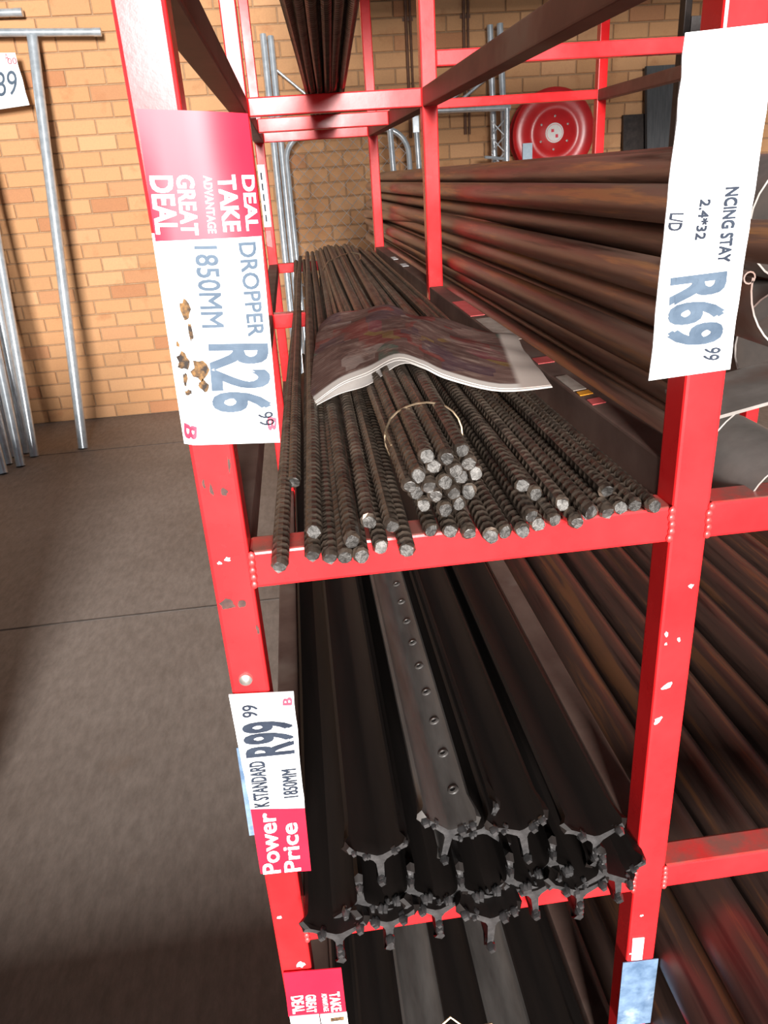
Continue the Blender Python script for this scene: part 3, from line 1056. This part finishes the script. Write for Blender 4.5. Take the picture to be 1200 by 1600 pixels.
# pile of dark pipes that fills the lower right bay and juts out in front
GQ = 'dark pipes filling the lower right bay'
for r in range(6):
    for q in range([10, 10, 10, 10, 10, 10][r]):
        x = .3670+.0570*q+(.028 if r % 2 else 0)
        z = ZC+.0275+.0480*r
        if x > .925 or (q > 1 and r < 4) or (r < 2 and q > 0):
            continue
        ya = -.22+rnd.uniform(-.02, .04)
        lab = '%s dark pipe from the right post in the top layer' % NTH[q] if r == 5 else 'dark pipe below the top layer in the lower right bay'
        pipe(P50, (x, ya, z), (x+rnd.uniform(-.010, .004), ya+2.4, z), lab, GQ)

# ------------------------------------------------------------------ sheet metal goods at the right front
def half_round(name, cx, cz, R_, y0, y1, a0, a1, mat, label, bead=True, cat='gutter', th=.0012, n=20):
    e = empty(name, (cx, y0, cz))
    tag(e, label, cat)
    mb = MB()
    for y in (y0, y1):
        for rr_ in (R_, R_-th):
            for i in range(n+1):
                a = a0+(a1-a0)*i/n
                mb.v.append((cx+rr_*math.cos(a), y, cz+rr_*math.sin(a)))
    m_ = n+1
    for i in range(n):
        mb.face((i, i+1, 2*m_+i+1, 2*m_+i))
        mb.face((m_+i, 3*m_+i, 3*m_+i+1, m_+i+1))
        mb.face((i, m_+i, m_+i+1, i+1))
        mb.face((2*m_+i, 2*m_+i+1, 3*m_+i+1, 3*m_+i))
    mb.face((0, 2*m_, 3*m_, m_))
    mb.face((n, m_+n, 3*m_+n, 2*m_+n))
    mb.build('trough', mat, e, True)
    if bead:
        b2 = MB()
        br = .0042
        bx, bz = cx+(R_+br*.4)*math.cos(a0), cz+(R_+br*.4)*math.sin(a0)
        b2.lathe([(br, 0), (br, y1-y0), (br-.001, y1-y0), (br-.001, 0), (br, 0)], (bx, y0, bz), (0, 1, 0), 12)
        b2.build('rolled_bead', mat, e, True)
    return e
PI = math.pi
half_round('half_round_gutter', .415, 1.282, .052, .030, .13, PI*.98, PI*2.0, 'galvanised_dull', 'half round metal gutter with rolled bead beside right post')
half_round('half_round_gutter', .409, 1.1250, .0400, .012, .12, 0, PI, 'galvanised_dull', 'upturned half round gutter with pale rim on right front beam', False)
half_round('half_round_gutter', .425, 1.130, .070, .06, .125, 0, PI, 'galvanised_dull', 'wider upturned gutter behind the pale rimmed one', False)
for (px_, pz_, pr_, lab) in ((.490, 1.306, .050, 'upper round grey downpipe behind the white fencing stay tag'), (.488, 1.208, .047, 'lower round grey downpipe behind the half round gutter')):
    dp = MB()
    dp.lathe([(pr_, 0), (pr_, .085), (pr_-.0015, .085), (pr_-.0015, 0), (pr_, 0)], (px_, .170, pz_), (0, 1, 0), 28, 0)
    dp.lathe([(pr_-.0016, .060), (0, .060)], (px_, .170, pz_), (0, 1, 0), 28, 1)
    tag(dp.build('round_downpipe', ['galvanised_dull', 'pipe_inside'], None, True), lab, 'pipe')
an = MB()
an.slab([(.352, .035, 1.190), (.470, .035, 1.212), (.470, .035, 1.2145), (.352, .035, 1.1925)], .075)
tag(an.build('metal_flashing', 'galvanised_dull'), 'bent grey metal flashing resting above the upturned gutters', 'flashing')

# ------------------------------------------------------------------ bars on the top shelf
GT = 'bars on the top shelf'
for r in range(4):
    for q in range(6-(r % 2)):
        x = .122+.0112*q+(.0056 if r % 2 else 0)
        z = ZT+.0058+.0100*r
        xf = .074+.0108*q+(.0056 if r % 2 else 0)
        rod((xf, -.01+rnd.uniform(-.01, .01), z+.001), (x+(x-xf)*.94, 1.84, z), 'dark ribbed bar lying on the top shelf of the rack', GT)

# ------------------------------------------------------------------ galvanised goods along the wall
def poly_tube(name, pts, r, mat, parent=None, seg=12):
    mb = MB()
    mb.tube(pts, r, seg)
    return mb.build(name, mat, parent, True)
def pole_thing(name, pts, r, label, cat='pole', group=None, mat='galvanised'):
    return tag(poly_tube(name, pts, r, mat, None, 14), label, cat, group)

tp = empty('t_post', (-1.275, 3.971, 0))
tag(tp, 'galvanised T shaped post leaning against the brick wall', 'post')
poly_tube('upright', [(-1.275, 3.971, 0), (-1.195, 4.485, 2.150)], .029, 'galvanised', tp)
poly_tube('cross_bar', [(-1.75, 4.485, 2.190), (-.832, 4.485, 2.155)], .020, 'galvanised', tp)
for x in (-.873, -1.70):
    mb = MB()
    zz = 2.155+(-.832-x)*.038
    mb.lathe([(0, 0), (.0215, 0), (.0215, .040), (0, .040)], (x, 4.485, zz), (1, 0, -.038), 12)
    mb.build('end_cap', 'galvanised', tp, True)
tp2 = empty('t_post', (-1.75, 3.99, 0))
tag(tp2, 'second galvanised T post whose bar shows at the top left', 'post')
poly_tube('upright', [(-1.76, 3.99, 0), (-1.70, 4.52, 2.25)], .0225, 'galvanised', tp2)
poly_tube('cross_bar', [(-2.2, 4.53, 2.285), (-1.235, 4.53, 2.270)], .020, 'galvanised', tp2)
mb = MB()
mb.lathe([(0, 0), (.0215, 0), (.0215, .040), (0, .040)], (-1.27, 4.53, 2.2705), (1, 0, -.015), 12)
mb.build('end_cap', 'galvanised', tp2, True)
# leaning bundle of tubes at the left edge
LT = 'galvanised tube in the leaning cluster at the left edge'
for i, (f_, t_) in enumerate((((-1.533, 3.90, 0), (-1.575, 4.55, 2.2)), ((-1.560, 3.74, 0), (-1.74, 4.54, 2.1)), ((-1.60, 3.98, 0), (-1.650, 4.56, 2.3)), ((-1.645, 3.80, 0), (-1.86, 4.55, 2.2)), ((-1.665, 3.93, 0), (-1.80, 4.55, 2.0)), ((-1.62, 3.64, 0), (-1.95, 4.50, 2.2)), ((-1.72, 3.70, 0), (-2.02, 4.54, 2.2)), ((-1.75, 3.86, 0), (-1.93, 4.55, 2.3)))):
    pole_thing('galvanised_pole', [f_, t_], .025, 'galvanised leaning tube nearest the T post in left cluster' if i == 0 else LT, 'pole', None if i == 0 else 'leaning tubes at the left edge')
# price card
t5 = empty('price_card', (-1.34, 4.44, 1.80))
tag(t5, 'white price card reading 89 hanging by the T post', 'price tag')
y5 = lambda x, z: 4.43
sheet('card_sheet', ((-1.62, 2.085), (-1.286, 2.072), (-1.272, 1.825), (-1.60, 1.800)), 'paper_white', t5, y5, 6, 4, .002, rag=.003)
lettering('lettering', '89', -1.425, 1.93, -1.310, 1.935, .115, 'print_grey', t5, y5, .0, -.001, .2)
lettering('lettering', '00', -1.335, 2.035, -1.288, 2.035, .030, 'print_red', t5, y5, .0, -.001)
lettering('lettering', 'A', -1.345, 2.055, -1.325, 2.055, .035, 'print_red', t5, y5, .0, -.001)
# thin poles behind the rack
pole_thing('galvanised_pole', [(.012, 4.15, 0), (.030, 4.55, 2.115)], .019, 'left one of two thin tubes leaning on wall behind rack')
pole_thing('galvanised_pole', [(.055, 4.16, 0), (.071, 4.56, 2.105)], .019, 'right one of two thin tubes leaning on wall behind rack')
pole_thing('galvanised_rod', [(.075, 4.57, 1.95), (.30, 4.57, 1.76)], .008, 'thin galvanised rod slanting behind the two tubes', 'rod')

def gate(name, label, x0, x1, ztop, y0, y1, rad, mesh_step=.075, rt_=.0165, hscale=1.0):
    e = empty(name, ((x0+x1)/2, y0, 0))
    tag(e, label, 'gate')
    def yy(z):
        return y0+(y1-y0)*z/ztop
    pts = [(x0, yy(.02), .02)]
    for i in range(9):
        a = math.pi-math.pi/2*i/8
        z = ztop-rad+rad*math.sin(a)
        pts.append((x0+rad+rad*math.cos(a), yy(z), z))
    for i in range(9):
        a = math.pi/2-math.pi/2*i/8
        z = ztop-rad+rad*math.sin(a)
        pts.append((x1-rad+rad*math.cos(a), yy(z), z))
    pts.append((x1, yy(.02), .02))
    poly_tube('frame', pts, rt_, 'galvanised', e)
    poly_tube('bottom_rail', [(x0, yy(.08), .08), (x1, yy(.08), .08)], rt_*.9, 'galvanised', e)
    mb = MB()
    nw = int((x1-x0+ztop)/mesh_step)
    for k_ in range(nw+1):
        for sgn in (1, -1):
            c0 = k_*mesh_step
            a = max(0, c0-(ztop-.1))
            b_ = min(x1-x0, c0)
            if b_-a < .02:
                continue
            pp = []
            for t in (a, b_):
                z = .06+(c0-t)
                x = x0+t if sgn == 1 else x1-t
                pp.append((x, yy(z)+.004*sgn, z))
            mb.tube(pp, .0013, 4)
    o = mb.build('chain_link', 'galvanised', e)
    o['kind'] = 'stuff'
    return e
gate('wire_gate', 'galvanised round cornered gate with diamond mesh behind rack', .088, .800, 1.600, 4.06, 4.42, .14)
# frame with a flat top bar near the reel
fr = empty('mesh_panel', (1.19, 4.25, 0))
tag(fr, 'galvanised mesh panel with straight top bar left of reel', 'panel')
poly_tube('top_rail', [(.93, 4.32, 1.672), (1.385, 4.32, 1.663)], .0165, 'galvanised', fr)
poly_tube('stile', [(1.352, 4.25, 0), (1.366, 4.32, 1.663)], .0165, 'galvanised', fr)
poly_tube('stile', [(.945, 4.25, 0), (.945, 4.32, 1.672)], .0165, 'galvanised', fr)
mb = MB()
for k_ in range(15):
    z = 1.60-.0855*k_
    for s_ in (1, -1):
        mb.tube([(1.272 if s_ == 1 else 1.345, 4.305, z), (1.345 if s_ == 1 else 1.272, 4.305, z-.075)], .0042, 5)
o = mb.build('chain_link', 'galvanised', fr)
o['kind'] = 'stuff'
poly_tube('hinge_pin', [(1.225, 4.28, 1.415), (1.345, 4.31, 1.400)], .008, 'galvanised', fr)
pole_thing('galvanised_pole', [(1.405, 4.24, 0), (1.372, 4.50, 2.10)], .019, 'tall galvanised tube standing right beside the hose reel')
pole_thing('galvanised_pole', [(1.352, 4.36, 0), (1.322, 4.53, 2.10)], .019, 'tall galvanised tube second from the hose reel')
pole_thing('galvanised_rod', [(1.10, 4.53, 1.70), (1.345, 4.53, 1.865)], .009, 'upper slanting galvanised rod above the mesh panel', 'rod')
pole_thing('galvanised_rod', [(1.04, 4.555, 1.70), (1.285, 4.555, 1.870)], .009, 'lower slanting galvanised rod above the mesh panel', 'rod')
pole_thing('galvanised_pole', [(.700, 3.99, 0), (.672, 4.20, 1.580)], .017, 'galvanised tube leaning beside the round gate corner')
fp = empty('flattened_tube', (.86, 4.1, 0))
tag(fp, 'galvanised tube with a flattened end behind the pipes', 'pole')
poly_tube('tube', [(.850, 4.05, 0), (.823, 4.22, 1.56)], .016, 'galvanised', fp)
mb = MB()
mb.box((.802, 4.212, 1.56), (.840, 4.226, 1.645), .003)
mb.build('flat_end', 'galvanised', fp)

# fire hose reel
hr = empty('fire_hose_reel', (1.66, 4.5, 1.27))
tag(hr, 'red fire hose reel with round white label on brick wall', 'hose reel')
HC = Vector((1.660, 4.36, 1.520))
AX = (0.10, 1, 0.0)
mb = MB()
mb.lathe([(0, -.012), (.06, -.012), (.075, -.004), (.105, -.002), (.115, .006), (.150, .006), (.160, 0), (.222, 0), (.234, .006), (.240, .016), (.236, .022), (.222, .014), (0, .014)], HC, AX, 48)
mb.build('front_disc', 'hose_red', hr, True)
mb = MB()
mb.lathe([(.0, .13), (.225, .13), (.240, .138), (.236, .146), (.0, .146)], HC, AX, 48)
mb.build('rear_disc', 'hose_red', hr, True)
mb = MB()
for k_ in range(4):
    mb.lathe([(.165+.014*math.cos(a), .030+.028*k_+.014*math.sin(a)) for a in [2*math.pi*i/8 for i in range(9)]], HC, AX, 32)
mb.build('coiled_hose', 'black_rubber', hr, True)
mb = MB()
mb.lathe([(0, -.0155), (.052, -.0155), (.054, -.011), (0, -.011)], HC, AX, 32)
lab_ = mb.build('hub_label', 'hose_label', hr)
mb = MB()
mb.lathe([(.044, -.0162), (.046, -.0162), (.046, -.0150), (.044, -.0150), (.044, -.0162)], HC, AX, 32)
mb.box((HC.x-.022, HC.y-.0175, HC.z+.004), (HC.x-.006, HC.y-.0150, HC.z+.020))
mb.box((HC.x+.004, HC.y-.0175, HC.z-.026), (HC.x+.020, HC.y-.0150, HC.z-.008))
mb.build('label_print', 'print_red', hr)
for k_ in range(6):
    a = 2*math.pi*k_/6+.5
    mb = MB()
    mb.lathe([(0, -.012), (.006, -.010), (.008, 0)], HC+Vector((.088*math.cos(a), -.010*math.cos(a), .088*math.sin(a))), AX, 10)
    mb.build('disc_bolt', 'bolt_metal', hr, True)
mb = MB()
mb.box((1.472, 4.356, 1.385), (1.530, 4.3595, 1.475))
mb.build('data_sticker', 'pale_blue', hr)
mb = MB()
mb.box((1.63, 4.50, 1.44), (1.71, YW+.02, 1.60))
mb.build('wall_bracket', 'hose_red', hr)

# dark boards and bar on the right
mb = MB()
mb.slab([(2.36, 4.36, 0), (2.62, 4.36, 0), (2.50, 4.52, 1.85), (2.27, 4.52, 1.85)], .03)
tag(mb.build('fibre_sheet', 'fibre_board'), 'dark grey ribbed sheet leaning on the wall at right', 'sheet')
mb = MB()
mb.slab([(2.20, 4.42, 0), (2.35, 4.42, 0), (2.30, 4.56, 1.60), (2.16, 4.56, 1.60)], .02)
tag(mb.build('dark_board', 'dark_steel'), 'narrow dark board leaning behind the grey sheet', 'board')
for (x, lab_) in ((.857, 'thin brown conduit on wall between the red posts'), (1.192, 'thin brown conduit on wall right of the middle post')):
    cdt = empty('wall_conduit', (x, YW-.02, 1.9))
    tag(cdt, lab_, 'conduit')
    poly_tube('pipe_run', [(x-.011, YW-.018, 1.55), (x-.011, YW-.018, 3.2)], .009, 'conduit', cdt, 8)
    poly_tube('pipe_run', [(x+.014, YW-.018, 1.55), (x+.014, YW-.018, 3.2)], .007, 'conduit', cdt, 8)
    for z in (1.7, 2.15, 2.6):
        mb = MB()
        mb.box((x-.03, YW-.012, z), (x+.03, YW-.003, z+.018))
        mb.build('saddle', 'conduit', cdt)
db = empty('wall_column', (1.77, 3.0, 1.8))
mb = MB()
mb.box((1.742, 3.0, 0), (1.772, 3.05, 3.2), .003)
mb.build('column_tube', 'dark_steel', db)
mb = MB()
mb.box((1.772, 2.996, 1.72), (1.86, 3.004, 1.868), .002)
pl_ = mb.build('base_plate', 'grey_plate', db)
tag(db, 'dark steel upright with a grey plate at top right', 'upright')
